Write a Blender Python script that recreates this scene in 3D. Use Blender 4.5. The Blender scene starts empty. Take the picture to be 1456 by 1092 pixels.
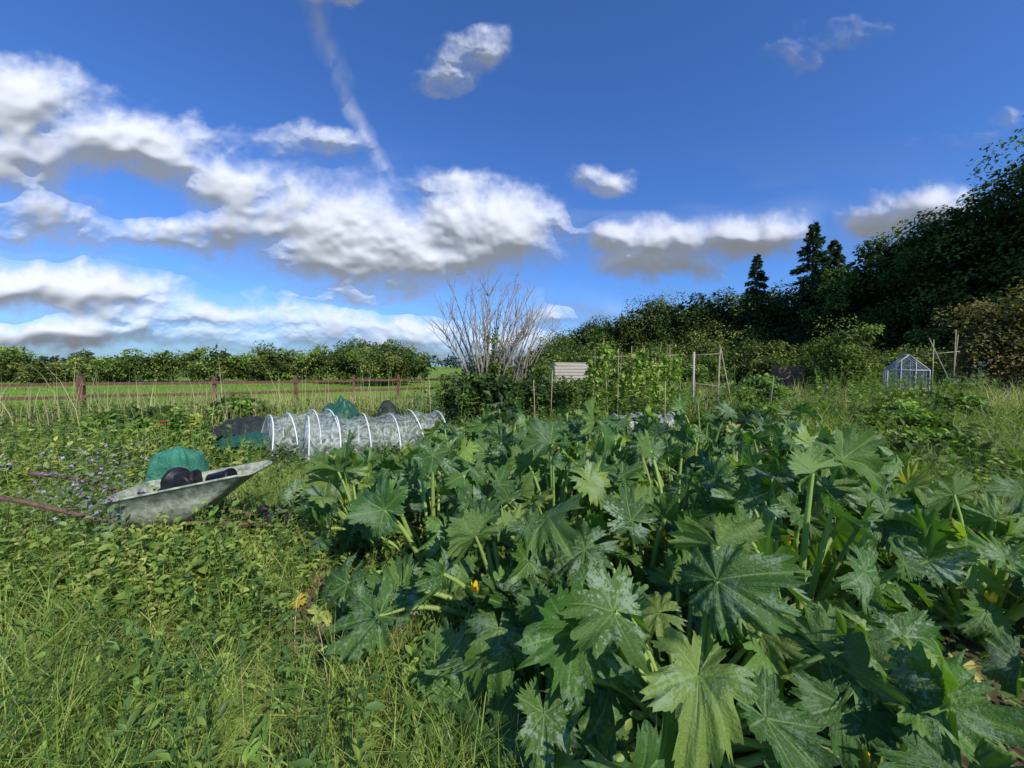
import bpy, math
import numpy as np
from mathutils import Vector
rng=np.random.default_rng(7)
D=bpy.data
scene=bpy.context.scene
# ---------------------------------------------------------------- helpers
class MB:
    def __init__(s): s.V=[];s.F=[];s.M=[];s.C=[];s.A=[];s.n=0
    def add(s,V,F,col,mat=0,aux=None):
        V=np.asarray(V,float).reshape(-1,3);F=np.asarray(F,int).reshape(-1,4)
        n=len(V);c=np.asarray(col,float)
        if c.ndim==1:c=np.tile(c[:3],(n,1))
        s.V.append(V);s.F.append(F+s.n);s.M.append(np.full(len(F),mat));s.C.append(c[:,:3])
        s.A.append(np.zeros((n,3)) if aux is None else aux);s.n+=n
    def build(s,name,mats,smooth=True,parent=None):
        V=np.concatenate(s.V);F=np.concatenate(s.F);M=np.concatenate(s.M);C=np.concatenate(s.C);A=np.concatenate(s.A)
        me=D.meshes.new(name);me.vertices.add(len(V));me.vertices.foreach_set("co",V.astype(np.float32).ravel())
        me.loops.add(len(F)*4);me.loops.foreach_set("vertex_index",F.astype(np.int32).ravel())
        me.polygons.add(len(F));me.polygons.foreach_set("loop_start",np.arange(0,len(F)*4,4,dtype=np.int32))
        me.polygons.foreach_set("material_index",M.astype(np.int32))
        me.polygons.foreach_set("use_smooth",np.full(len(F),smooth))
        me.update(calc_edges=True)
        a=me.color_attributes.new("Col",'FLOAT_COLOR','POINT')
        a.data.foreach_set("color",np.c_[C,np.ones(len(C))].astype(np.float32).ravel())
        b=me.attributes.new("Aux",'FLOAT_VECTOR','POINT');b.data.foreach_set("vector",A.astype(np.float32).ravel())
        for m in mats: me.materials.append(m)
        o=D.objects.new(name,me);scene.collection.objects.link(o)
        if parent:o.parent=parent
        return o
def rot(az,pitch,roll):
    az,pitch,roll=np.broadcast_arrays(az,pitch,roll)
    x=np.stack([np.cos(pitch)*np.cos(az),np.cos(pitch)*np.sin(az),np.sin(pitch)],-1)
    y=np.stack([-np.sin(az),np.cos(az),0*az],-1);z=np.cross(x,y)
    c=np.cos(roll)[:,None];s_=np.sin(roll)[:,None]
    return np.stack([x,y*c+z*s_,-y*s_+z*c],-1)
def place(T,R,S,P):
    S=np.asarray(S)
    if S.ndim==1:S=S[:,None]
    K=len(P);L=T[None]*S[:,None,:]
    return (np.einsum('kij,knj->kni',R,L)+P[:,None,:]).reshape(-1,3)
def rep(F,n,K): return (F[None]+np.arange(K)[:,None,None]*n).reshape(-1,4)
def tube(mb,P,r,col,mat=0,k=6,cap=True):
    P=np.asarray(P,float);n=len(P);r=np.broadcast_to(np.asarray(r,float),(n,)).copy()
    if cap:
        P=np.vstack([P[:1],P,P[-1:]]);r=np.r_[1e-4,r,1e-4];n+=2
    T=np.gradient(P,axis=0);
    if cap:T[0]=P[2]-P[1];T[1]=T[0];T[-1]=P[-2]-P[-3];T[-2]=T[-1]
    T/=np.linalg.norm(T,axis=1)[:,None]+1e-9
    up=np.array([0,0,1.]) if abs(T[0][2])<.9 else np.array([1.,0,0])
    A=np.cross(T,up);A/=np.linalg.norm(A,axis=1)[:,None]+1e-9;B=np.cross(T,A)
    th=np.linspace(0,2*np.pi,k,endpoint=False)
    V=P[:,None]+r[:,None,None]*(np.cos(th)[None,:,None]*A[:,None]+np.sin(th)[None,:,None]*B[:,None])
    i=np.arange(n-1)[:,None]*k;j=np.arange(k)[None];j2=(j+1)%k
    F=np.stack([i+j,i+j2,i+k+j2,i+k+j],-1).reshape(-1,4)
    mb.add(V.reshape(-1,3),F,col,mat)
def bez(a,b,c,n=7):
    t=np.linspace(0,1,n)[:,None];a,b,c=map(lambda q:np.asarray(q,float),(a,b,c))
    return (1-t)**2*a+2*t*(1-t)*b+t*t*c
BF=np.array([[0,3,2,1],[4,5,6,7],[0,1,5,4],[1,2,6,5],[2,3,7,6],[3,0,4,7]])
def box(mb,c,s,col,mat=0,rz=0,ry=0):
    x,y,z=np.array(s)/2
    V=np.array([[-x,-y,-z],[x,-y,-z],[x,y,-z],[-x,y,-z],[-x,-y,z],[x,-y,z],[x,y,z],[-x,y,z]])
    if ry:
        a=np.array([[math.cos(ry),0,math.sin(ry)],[0,1,0],[-math.sin(ry),0,math.cos(ry)]]);V=V@a.T
    if rz:
        a=np.array([[math.cos(rz),-math.sin(rz),0],[math.sin(rz),math.cos(rz),0],[0,0,1]]);V=V@a.T
    mb.add(V+np.array(c),BF,col,mat)
def vnoise(x,y,seed=0):
    xi=np.floor(x).astype(int);yi=np.floor(y).astype(int);fx=x-xi;fy=y-yi
    fx=fx*fx*(3-2*fx);fy=fy*fy*(3-2*fy)
    def h(a,b):
        v=np.sin(a*127.1+b*311.7+seed*74.7)*43758.5453;return v-np.floor(v)
    return (h(xi,yi)*(1-fx)+h(xi+1,yi)*fx)*(1-fy)+(h(xi,yi+1)*(1-fx)+h(xi+1,yi+1)*fx)*fy
def fbm(x,y,seed,oc=6,g=.55):
    s=0;a=1;t=0
    for k in range(oc):
        c,sn=math.cos(.7*k+.3),math.sin(.7*k+.3)
        s=s+a*vnoise((x*c-y*sn)*2**k,(x*sn+y*c)*2**k,seed+k*3);t+=a;a*=g
    return s/t
def blur(a,sg):
    r=int(sg*2.5);k=np.exp(-.5*(np.arange(-r,r+1)/sg)**2);k/=k.sum()
    f=lambda m:np.convolve(np.pad(m,r,mode='edge'),k,'valid')
    return np.apply_along_axis(f,1,np.apply_along_axis(f,0,a))
def gz(x,y):
    return .10*(vnoise(x*.9,y*.9,1)-.5)+.05*(vnoise(x*3,y*3,2)-.5)
def colmix(K,cols,p=None,var=.25):
    cols=np.array(cols);i=rng.choice(len(cols),K,p=p);return cols[i]*rng.uniform(1-var,1+var,(K,1))
# ---------------------------------------------------------------- materials
def leafmat(name,rough=.5,tr=.25,spec=.35,nscale=3.,namp=0):
    m=D.materials.new(name);m.use_nodes=True;N=m.node_tree.nodes;L=m.node_tree.links;N.clear()
    o=N.new('ShaderNodeOutputMaterial');a=N.new('ShaderNodeAttribute');a.attribute_name='Col';src=a.outputs['Color']
    if namp>0:
        g=N.new('ShaderNodeNewGeometry');n=N.new('ShaderNodeTexNoise');n.inputs['Scale'].default_value=nscale;n.inputs['Detail'].default_value=3
        L.new(g.outputs['Position'],n.inputs['Vector'])
        mr=N.new('ShaderNodeMapRange');mr.inputs[1].default_value=.25;mr.inputs[2].default_value=.75;mr.inputs[3].default_value=1-namp;mr.inputs[4].default_value=1+namp
        L.new(n.outputs['Fac'],mr.inputs[0])
        v=N.new('ShaderNodeVectorMath');v.operation='SCALE';L.new(a.outputs['Color'],v.inputs[0]);L.new(mr.outputs[0],v.inputs['Scale']);src=v.outputs[0]
    p=N.new('ShaderNodeBsdfPrincipled');p.inputs['Roughness'].default_value=rough;p.inputs['Specular IOR Level'].default_value=spec
    L.new(src,p.inputs['Base Color'])
    if tr>0:
        t=N.new('ShaderNodeBsdfTranslucent');w=N.new('ShaderNodeVectorMath');w.operation='MULTIPLY';w.inputs[1].default_value=(1.7,1.9,.5)
        L.new(src,w.inputs[0]);L.new(w.outputs[0],t.inputs['Color'])
        x=N.new('ShaderNodeMixShader');x.inputs[0].default_value=tr
        L.new(p.outputs[0],x.inputs[1]);L.new(t.outputs[0],x.inputs[2]);L.new(x.outputs[0],o.inputs[0])
    else:L.new(p.outputs[0],o.inputs[0])
    return m
def surf(name,c1,c2,scale=8,rough=.7,bump=.3,metal=0,stretch=(1,1,1),spec=.4):
    m=D.materials.new(name);m.use_nodes=True;N=m.node_tree.nodes;L=m.node_tree.links
    p=N['Principled BSDF'];p.inputs['Roughness'].default_value=rough;p.inputs['Metallic'].default_value=metal;p.inputs['Specular IOR Level'].default_value=spec
    tc=N.new('ShaderNodeTexCoord');mp=N.new('ShaderNodeMapping');mp.inputs['Scale'].default_value=stretch
    n=N.new('ShaderNodeTexNoise');n.inputs['Scale'].default_value=scale;n.inputs['Detail'].default_value=7;n.inputs['Roughness'].default_value=.65
    r=N.new('ShaderNodeValToRGB');r.color_ramp.elements[0].position=.35;r.color_ramp.elements[1].position=.65
    r.color_ramp.elements[0].color=(*c1,1);r.color_ramp.elements[1].color=(*c2,1)
    L.new(tc.outputs['Object'],mp.inputs[0]);L.new(mp.outputs[0],n.inputs['Vector']);L.new(n.outputs['Fac'],r.inputs[0]);L.new(r.outputs[0],p.inputs['Base Color'])
    b=N.new('ShaderNodeBump');b.inputs['Strength'].default_value=bump;b.inputs['Distance'].default_value=.02
    L.new(n.outputs['Fac'],b.inputs['Height']);L.new(b.outputs[0],p.inputs['Normal'])
    return m
M_leaf=leafmat('foliage',.5,.27,.3)
M_far=leafmat('far_foliage',.65,.2,.2)
M_grass=leafmat('grass_blades',.5,.3,.3)
M_bark=surf('bark',(.05,.04,.03),(.14,.11,.08),6,.9,.6)
M_palebark=surf('pale_bark',(.16,.135,.10),(.36,.31,.24),9,.8,.3)
M_wood=surf('fence_wood',(.07,.035,.022),(.15,.075,.045),10,.85,.4)
M_grey=surf('weathered_wood',(.28,.25,.20),(.52,.48,.40),12,.85,.4,stretch=(1,6,6))
M_brownwood=surf('brown_wood',(.13,.075,.055),(.24,.15,.11),12,.85,.4)
M_cane=surf('bamboo',(.25,.2,.12),(.42,.35,.22),10,.6,.2)
M_black=surf('black_plastic',(.008,.008,.009),(.02,.02,.022),14,.45,.2,spec=.25)
M_rust=surf('rusty_steel',(.07,.035,.025),(.17,.10,.07),30,.8,.5)
M_barrow=surf('barrow_paint',(.13,.15,.10),(.42,.45,.36),13,.7,.4)
M_white=surf('white_frame',(.38,.39,.38),(.52,.52,.50),10,.5,.05)
M_hoop=surf('white_hoop',(.62,.66,.66),(.75,.78,.78),10,.4,.05)
M_net=surf('black_net',(.008,.012,.01),(.03,.035,.03),25,.7,.8)
M_gnet=surf('green_net',(.02,.14,.085),(.06,.26,.17),45,.7,.8)
M_dgreen=surf('dark_green_plastic',(.01,.06,.035),(.02,.10,.06),20,.5,.2)
def film(name,op,col=(.75,.8,.8),rough=.25,tint=(.92,.95,.95)):
    m=D.materials.new(name);m.use_nodes=True;N=m.node_tree.nodes;L=m.node_tree.links
    p=N['Principled BSDF'];p.inputs['Base Color'].default_value=(*col,1);p.inputs['Roughness'].default_value=rough
    o=N['Material Output'];t=N.new('ShaderNodeBsdfTransparent');t.inputs[0].default_value=(*tint,1)
    n=N.new('ShaderNodeTexNoise');n.inputs['Scale'].default_value=6;n.inputs['Detail'].default_value=5;n.inputs['Distortion'].default_value=2
    tc=N.new('ShaderNodeTexCoord');L.new(tc.outputs['Object'],n.inputs['Vector'])
    r=N.new('ShaderNodeMapRange');r.inputs[1].default_value=.42;r.inputs[2].default_value=.68;r.inputs[3].default_value=op*.45;r.inputs[4].default_value=min(1,op*2.2)
    L.new(n.outputs['Fac'],r.inputs[0]);x=N.new('ShaderNodeMixShader');L.new(r.outputs[0],x.inputs[0]);L.new(t.outputs[0],x.inputs[1]);L.new(p.outputs[0],x.inputs[2]);L.new(x.outputs[0],o.inputs[0])
    b=N.new('ShaderNodeBump');b.inputs['Strength'].default_value=.6;b.inputs['Distance'].default_value=.05;L.new(n.outputs['Fac'],b.inputs['Height']);L.new(b.outputs[0],p.inputs['Normal'])
    return m
M_film=film('clear_film',.16);M_pane=film('greenhouse_pane',.2,(.45,.5,.5),.1,(.7,.76,.76));M_fleece=film('white_fleece',.2)
def courgmat():
    m=D.materials.new('courgette_leaf');m.use_nodes=True;N=m.node_tree.nodes;L=m.node_tree.links;N.clear()
    def nd(t,**k):
        n=N.new(t)
        for a,b in k.items():setattr(n,a,b)
        return n
    o=nd('ShaderNodeOutputMaterial');a=nd('ShaderNodeAttribute',attribute_name='Col');x=nd('ShaderNodeAttribute',attribute_name='Aux')
    sep=nd('ShaderNodeSeparateXYZ');L.new(x.outputs['Vector'],sep.inputs[0])
    g=nd('ShaderNodeNewGeometry')
    n1=nd('ShaderNodeTexNoise');n1.inputs['Scale'].default_value=60;n1.inputs['Detail'].default_value=4;n1.inputs['Roughness'].default_value=.7;L.new(g.outputs['Position'],n1.inputs['Vector'])
    n2=nd('ShaderNodeTexNoise');n2.inputs['Scale'].default_value=7;n2.inputs['Detail'].default_value=1;L.new(g.outputs['Position'],n2.inputs['Vector'])
    def mth(op,p,q=None,r=None):
        n=nd('ShaderNodeMath',operation=op)
        for i,v in enumerate((p,q,r)):
            if v is None:continue
            if isinstance(v,(int,float)):n.inputs[i].default_value=v
            else:L.new(v,n.inputs[i])
        return n.outputs[0]
    def mr(v,a0,a1,b0,b1):
        n=nd('ShaderNodeMapRange',interpolation_type='SMOOTHSTEP')
        L.new(v,n.inputs[0])
        for i,q in enumerate((a0,a1,b0,b1)):n.inputs[i+1].default_value=q
        return n.outputs[0]
    s=mth('ADD',n1.outputs['Fac'],mth('MULTIPLY',mth('SUBTRACT',n2.outputs['Fac'],.5),.75))
    s=mth('ADD',s,mth('MULTIPLY',sep.outputs[1],.12))
    sil=mth('MULTIPLY',mr(s,.585,.66,0,.8),sep.outputs[2])
    vein=mr(sep.outputs[0],.0,.022,.6,0)
    c1=nd('ShaderNodeMix',data_type='RGBA');L.new(sil,c1.inputs[0]);L.new(a.outputs['Color'],c1.inputs[6]);c1.inputs[7].default_value=(.31,.40,.28,1)
    c2=nd('ShaderNodeMix',data_type='RGBA');L.new(vein,c2.inputs[0]);L.new(c1.outputs[2],c2.inputs[6]);c2.inputs[7].default_value=(.22,.34,.11,1)
    bf=nd('ShaderNodeMix',data_type='RGBA');L.new(g.outputs['Backfacing'],bf.inputs[0]);L.new(c2.outputs[2],bf.inputs[6])
    lt=nd('ShaderNodeMix',data_type='RGBA');lt.inputs[0].default_value=.45;L.new(a.outputs['Color'],lt.inputs[6]);lt.inputs[7].default_value=(.22,.32,.10,1);L.new(lt.outputs[2],bf.inputs[7])
    p=nd('ShaderNodeBsdfPrincipled');p.inputs['Roughness'].default_value=.42;p.inputs['Specular IOR Level'].default_value=.3
    L.new(bf.outputs[2],p.inputs['Base Color'])
    bm=nd('ShaderNodeBump');bm.inputs['Strength'].default_value=.7;bm.inputs['Distance'].default_value=.012
    L.new(mth('ADD',n1.outputs['Fac'],mth('MULTIPLY',sep.outputs[1],.35)),bm.inputs['Height']);L.new(bm.outputs[0],p.inputs['Normal'])
    t=nd('ShaderNodeBsdfTranslucent');w=nd('ShaderNodeVectorMath',operation='MULTIPLY');w.inputs[1].default_value=(2.6,2.9,.5);L.new(a.outputs['Color'],w.inputs[0]);L.new(w.outputs[0],t.inputs[0])
    ms=nd('ShaderNodeMixShader');ms.inputs[0].default_value=.25;L.new(p.outputs[0],ms.inputs[1]);L.new(t.outputs[0],ms.inputs[2]);L.new(ms.outputs[0],o.inputs[0])
    return m
M_cg=courgmat()
# ---------------------------------------------------------------- camera, sun
cam=D.objects.new('camera',D.cameras.new('camera'));scene.collection.objects.link(cam);scene.camera=cam
cam.location=(0,0,1.6);cam.rotation_euler=(math.radians(87.3),0,0)
cam.data.sensor_width=36;cam.data.lens=13.5;cam.data.clip_start=.05;cam.data.clip_end=9000
EL=38;saz=math.atan2(.6,-.8)
sv=Vector((math.sin(saz)*math.cos(math.radians(EL)),math.cos(saz)*math.cos(math.radians(EL)),math.sin(math.radians(EL))))
sun=D.objects.new('sun',D.lights.new('sun','SUN'));scene.collection.objects.link(sun)
sun.data.energy=5.0;sun.data.angle=math.radians(.5);sun.data.color=(1,.94,.82);sun.rotation_euler=(-sv).to_track_quat('-Z','Y').to_euler();sun.location=(10,-10,20)
scene.view_settings.view_transform='Standard';scene.view_settings.look='None';scene.view_settings.exposure=0
# ---------------------------------------------------------------- sky
world=D.worlds.new("World");scene.world=world;world.use_nodes=True
W=world.node_tree;W.nodes.clear()
sky=W.nodes.new('ShaderNodeTexSky');sky.sky_type='NISHITA';sky.sun_disc=False;sky.sun_elevation=math.radians(EL);sky.sun_rotation=saz
sky.air_density=1.0;sky.dust_density=.6;sky.ozone_density=2.5
hs=W.nodes.new('ShaderNodeVectorMath');hs.operation='MULTIPLY';hs.inputs[1].default_value=(.56,.95,1.62);W.links.new(sky.outputs[0],hs.inputs[0])
bg=W.nodes.new('ShaderNodeBackground');bg.inputs[1].default_value=.108;W.links.new(hs.outputs[0],bg.inputs[0])
wo=W.nodes.new('ShaderNodeOutputWorld');W.links.new(bg.outputs[0],wo.inputs[0])
# clouds: relief shells far away, lit by the sun plus an added even glow
LUMPS=[
(-.02,.34,.18,.12,1),(-.14,.34,.20,.14,1),(-.28,.33,.22,.15,1),(-.42,.34,.22,.17,1),(-.56,.37,.20,.17,1),(-.70,.45,.18,.12,.9),(-.54,.565,.17,.05,.4),
(-.78,.325,.34,.06,.65),(-.22,.28,.34,.10,1),(-.45,.28,.25,.09,.9),(-.18,.465,.08,.04,.5),(-.68,.36,.16,.11,.8),(-.86,.59,.2,.05,.35),
(.55,.325,.20,.08,1),(.40,.305,.2,.09,1),(.26,.325,.12,.06,.8),(.37,.25,.20,.05,.7),(.66,.33,.13,.07,.9),
(.21,.465,.10,.05,.5),(-.10,.77,.10,.06,.16),(-.18,.71,.10,.045,.2),(-.04,.81,.06,.05,.15),(.84,.83,.14,.05,.26),(.71,.77,.08,.04,.2),
(-1.30,.66,.30,.12,.85),(-1.10,.56,.32,.12,.85),(-1.32,.53,.30,.16,1),(-1.26,.38,.28,.09,.6),(-.93,.52,.2,.08,.65),(-1.10,.34,.22,.05,.35),
(-1.26,.20,.38,.075,1),(-1.02,.185,.26,.06,.8),(-.88,.13,.30,.05,.6),(-.64,.12,.32,.045,.5),(-1.15,.075,.46,.06,.8),(-.72,.06,.42,.05,.6),
(-.47,.19,.24,.03,.25),(-.31,.085,.30,.045,.5),(.13,.13,.12,.035,.45),(-.1,.05,.4,.045,.5),
(1.05,.40,.15,.07,.9),(.94,.36,.14,.05,.6),(1.25,.565,.22,.03,.2),(1.35,.62,.16,.035,.22),(-.45,.94,.12,.04,.3)]
az=np.radians(np.arange(-70,70,.13));el=np.radians(np.arange(.3,50,.12))
AZ,ELV=np.meshgrid(az,el);u=np.tan(AZ);v=np.tan(ELV)/np.cos(AZ)
wu=u+.12*(fbm(u*4,v*4,3,6)-.5)+.04*(fbm(u*20,v*20,4,4)-.5);wv=v+.06*(fbm(u*4+9,v*4,13,6)-.5)+.04*(fbm(u*20,v*20,14,4)-.5)
acc=np.full(u.shape,-1.2)
for (cu,cv,ru,rv,a_) in LUMPS:
    dv=wv-cv;dv=np.where(dv<0,dv*1.15,dv)
    f=np.minimum(1-np.hypot((wu-cu)/ru,dv/rv),.8*a_);k=.35
    h_=np.clip(k-np.abs(acc-f),0,None)/k;acc=np.maximum(acc,f)+h_*h_*k*.25
nA=fbm(u*7,v*9,21,8,.60)-.5
F0=acc+nA*(1.5-.6*np.clip(acc*2,0,1))
alpha=np.clip((F0+.03)/.85,0,1);alpha=alpha*alpha*(3-2*alpha)
alpha=np.clip(alpha*(1.1+.8*(fbm(u*26,v*32,91,5)-.5)*(1-alpha)*2),0,1)
dens=np.clip(F0+.1,0,1.0)
puff=1-np.abs(2*fbm(u*11,v*15,51,5,.5)-1)
hgt=blur(np.clip(acc+.2,0,.7),15)*360+blur(dens,5)*130+blur(dens,2.2)*46+blur(puff,1.8)*52*np.clip(F0*2,0,1)
tt=np.clip((v-.45)/.5,0,1);cu=-.30-.20*tt-.06*tt*(1-tt)
dd=np.abs(u+(fbm(u*9,v*9,5,4)-.5)*.06-cu);con=np.clip(1-(dd-.003)/(.018+.024*tt),0,1)*np.clip((v-.44)/.06,0,1)*np.clip((fbm(u*22,v*16,8,5)-.3)*2.4,.1,1)*.38
hz=np.clip((fbm(u*1.6,v*9,61,6)-.45)*2.4,0,.5)*np.clip(1-v/.6,0,1)+np.clip(.5-v/.22*.5,0,.5)  # streaky haze painted into the alpha, thicker low down to brighten the horizon
al=1-(1-alpha)*(1-con)*(1-hz*.8)
R=3000-hgt
Vc=np.stack([R*np.cos(ELV)*np.sin(AZ),R*np.cos(ELV)*np.cos(AZ),R*np.sin(ELV)],-1)
n=u.shape[1];i,j=np.meshgrid(np.arange(u.shape[0]-1),np.arange(n-1),indexing='ij')
mx=np.maximum.reduce([al[:-1,:-1],al[1:,:-1],al[:-1,1:],al[1:,1:]]);q=(i*n+j)[mx>.004].ravel()
Fc=np.stack([q,q+1,q+n+1,q+n],-1);used=np.unique(Fc);mp_=np.zeros(u.size,int);mp_[used]=np.arange(len(used))
mb=MB();a1=al.ravel()[used]
mb.add(Vc.reshape(-1,3)[used],mp_[Fc],np.repeat(a1[:,None],3,1),0)
mc=D.materials.new('cloud_vapour');mc.use_nodes=True;N=mc.node_tree.nodes;L=mc.node_tree.links;N.clear()
o_=N.new('ShaderNodeOutputMaterial');a_=N.new('ShaderNodeAttribute');a_.attribute_name='Col';t_=N.new('ShaderNodeBsdfTransparent')
d_=N.new('ShaderNodeBsdfDiffuse');d_.inputs[0].default_value=(.42,.425,.445,1);e_=N.new('ShaderNodeEmission');e_.inputs[0].default_value=(.84,.90,1,1);e_.inputs[1].default_value=.24  # emission is an added glow that lifts the cloud undersides
ad=N.new('ShaderNodeAddShader');L.new(d_.outputs[0],ad.inputs[0]);L.new(e_.outputs[0],ad.inputs[1])
x_=N.new('ShaderNodeMixShader');L.new(a_.outputs['Fac'],x_.inputs[0]);L.new(t_.outputs[0],x_.inputs[1]);L.new(ad.outputs[0],x_.inputs[2]);L.new(x_.outputs[0],o_.inputs[0])
mb.build('sky_clouds',[mc])
# ---------------------------------------------------------------- ground
PLANTS=[(.1,1.62),(.75,1.55),(1.42,1.42),(.0,2.15),(.8,2.25),(1.55,2.1),(2.75,2.2),(3.5,2.4),(-.55,2.75),(.35,2.95),(1.25,2.9),(2.1,2.8),(3.0,3.05),(-1.3,3.35),(-.35,3.65),(.65,3.75),(1.6,3.75),(2.6,3.8),(3.5,3.8),(-1.75,4.2),(-.8,4.6),(.2,4.7),(1.25,4.7),(2.3,4.75),(3.3,4.7),(-.1,5.6),(.9,5.7),(1.9,5.8),(2.9,5.7),(-.9,5.4),(3.9,5.6)]
SP=np.array(PLANTS+[(2.2,1.7),(-1.1,2.5),(-.85,2.2),(2.0,1.4)])
def soil(x,y):
    d=np.min(np.hypot(x[...,None]-SP[:,0],y[...,None]-SP[:,1]),-1)
    return np.clip(1.05-d/.62,0,1)
s=np.sinh(np.linspace(-7.2,7.2,420));xs=s*1.1;t=np.linspace(0,1,330);ys=-3+ (np.sinh(t*7.6)/np.sinh(7.6))*1500+t*14
ys=np.r_[[-1500,-300,-60,-12],ys]
X,Y=np.meshgrid(xs,ys);Z=gz(X,Y)*np.clip(1-np.hypot(X,Y)/60,0,1)
fx=fbm(X*2.2,Y*2.2,5,4);fy=vnoise(X*.35,Y*.35,6)
C=np.zeros(X.shape+(3,));C[:]=(.11,.14,.035)
dry=np.clip((fx-.48)*6,0,1)[...,None];C=C*(1-dry)+np.array([.16,.12,.07])*dry
so=soil(X,Y)[...,None];C=C*(1-so)+np.array([.065,.045,.032])*so
fl=13.7+(X+15.4)*.42
field_=((Y>fl)&(X<2))[...,None]
C=np.where(field_,np.array([.15,.24,.035])*(.85+.3*fy[...,None]),C)
C=np.where((Y>45)[...,None]&(X>=2)[...,None],np.array([.05,.08,.025]),C)
mb=MB();n=X.shape[1];i,j=np.meshgrid(np.arange(X.shape[0]-1),np.arange(n-1),indexing='ij');b_=(i*n+j).ravel()
mb.add(np.stack([X,Y,Z],-1).reshape(-1,3),np.stack([b_,b_+1,b_+n+1,b_+n],-1),C.reshape(-1,3))
M_ground=leafmat('ground_soil_turf',.95,0,.1,nscale=22,namp=.6)
mb.build('ground',[M_ground])
mb=MB();K=2200;x=rng.uniform(-1.9,3.4,K);y=rng.uniform(1.2,3.4,K);k=soil(x,y)>.3;x=x[k];y=y[k];K=len(x)
cv=np.array([[-1,-1,-1],[1,-1,-1],[1,1,-1],[-1,1,-1],[-.7,-.8,1],[.8,-.6,.8],[.6,.7,1.],[-.8,.6,.7]])*.5
mb.add(place(cv,rot(rng.uniform(0,6.28,K),rng.normal(0,.5,K),rng.normal(0,.5,K)),rng.uniform(.008,.035,K),np.stack([x,y,gz(x,y)],-1)),rep(BF,8,K),np.repeat(colmix(K,[(.07,.05,.035),(.045,.032,.022),(.12,.09,.06)],None,.2),8,0))
mb.build('soil_clods',[M_ground])
# ---------------------------------------------------------------- grass
def blades(mb,P,h,w,bend,col,rows=4):
    K=len(P);t=np.linspace(0,1,rows);az=rng.uniform(0,2*np.pi,K);fa=rng.uniform(0,2*np.pi,K)
    d=np.stack([np.cos(az),np.sin(az),0*az],-1);sd=np.stack([np.cos(fa),np.sin(fa),0*fa],-1)
    ctr=P[:,None]+d[:,None]*(bend*h)[:,None,None]*(t**2)[None,:,None]
    ctr[...,2]+=h[:,None]*(t[None]-.45*np.minimum(bend,1.3)[:,None]*t[None]**2)
    ww=w[:,None]*(1-t[None]**1.6+.04)
    V=np.stack([ctr-sd[:,None]*ww[...,None],ctr+sd[:,None]*ww[...,None]],2).reshape(-1,3)
    f=np.array([[2*r,2*r+1,2*r+3,2*r+2] for r in range(rows-1)])
    Cc=np.broadcast_to(col[:,None,None,:],(K,rows,2,3)).reshape(-1,3)
    mb.add(V,rep(f,rows*2,K),Cc)
def scat(K,y0,y1,lo=-1.6,hi=1.6):
    y=y0*(y1/y0)**rng.random(K);u=rng.uniform(lo,hi,K);x=u*y
    return x,y
G1=(.21,.29,.055);G2=(.14,.22,.045);G3=(.32,.37,.10);TAN=(.45,.37,.20)
clo=lambda x,y:((x>-5.4)&(x<-1.0)&(y>5.2)&(y<8.9))
def addgrass(mb,K,y0,y1,lo,hi,h0,h1,wf,cols,p,cond=None,bend=(.2,1.1),dry=.0):
    x,y=scat(K,y0,y1,lo,hi)
    if cond is not None:
        k=cond(x,y);x=x[k];y=y[k]
    K=len(x);h=rng.uniform(h0,h1,K)*(.5+1.0*vnoise(x*1.3,y*1.3,11))*np.where(clo(x,y),.4,1);wd=np.maximum(.002,y*wf)*rng.uniform(.6,1.3,K)
    tint=(.6+.8*fbm(x*1.1,y*1.1,71,3))[:,None];cl=colmix(K,cols,p)
    if dry:
        m=(np.clip((fbm(x*1.5,y*1.5,81,3)-.50)*7,0,1)*dry*(rng.random(K)))[:,None];m=np.clip(m,0,1);cl=cl*(1-m)+np.array([.40,.33,.17])*m
        h=h*(1-.4*m[:,0])
    blades(mb,np.stack([x,y,gz(x,y)-.01],-1),h,wd,rng.uniform(*bend,K),cl*tint)
nots=lambda x,y:(soil(x,y)<.25+.3*rng.random(len(x)))
fenceside=lambda x,y:(y<13.5+(x+15.4)*.42)|(x>-3)
mb=MB()
addgrass(mb,38000,.9,6,-1.6,.1,.10,.36,.0010,[G1,G2,G3,TAN],[.38,.18,.30,.14],lambda x,y:nots(x,y)&(fbm(x*1.6,y*1.6,21,3)>.42),bend=(.3,1.5),dry=1.3)
addgrass(mb,5500,.9,1.9,-1.6,.3,.14,.38,.0010,[G1,G3],[.6,.4],lambda x,y:nots(x,y)&(vnoise(x*2.6,y*2.6,22)>.5))
addgrass(mb,13000,.9,5,-1.6,.3,.02,.08,.0011,[TAN,(.22,.17,.09)],[.55,.45],None,bend=(.8,2.5))
tx,ty=scat(230,1.0,6,-1.55,.1);k=nots(tx,ty);tx,ty=tx[k],ty[k]
for a,b in list(zip(tx,ty))+[(-.5,1.55),(-.75,1.7),(-.35,1.45),(-.62,1.45),(-.2,1.35),(-.6,1.95)]:
    n=int(rng.integers(40,90));rr=rng.normal(0,.07,(n,2));P=np.stack([a+rr[:,0],b+rr[:,1],gz(a+rr[:,0],b+rr[:,1])],-1)
    hh=rng.uniform(.18,.52,n)*rng.uniform(.8,1.1);blades(mb,P,hh,rng.uniform(.002,.0042,n),rng.uniform(.2,1.2,n),colmix(n,[G1,G3,(.23,.36,.08)],None,.2)*rng.uniform(.8,1.15))
addgrass(mb,20000,5,16,-1.5,1.5,.18,.45,.0010,[G1,G2,G3,TAN],[.36,.22,.27,.15],lambda x,y:nots(x,y)&fenceside(x,y),dry=.8)
mb.build('grass',[M_grass])
mb=MB()
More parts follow.
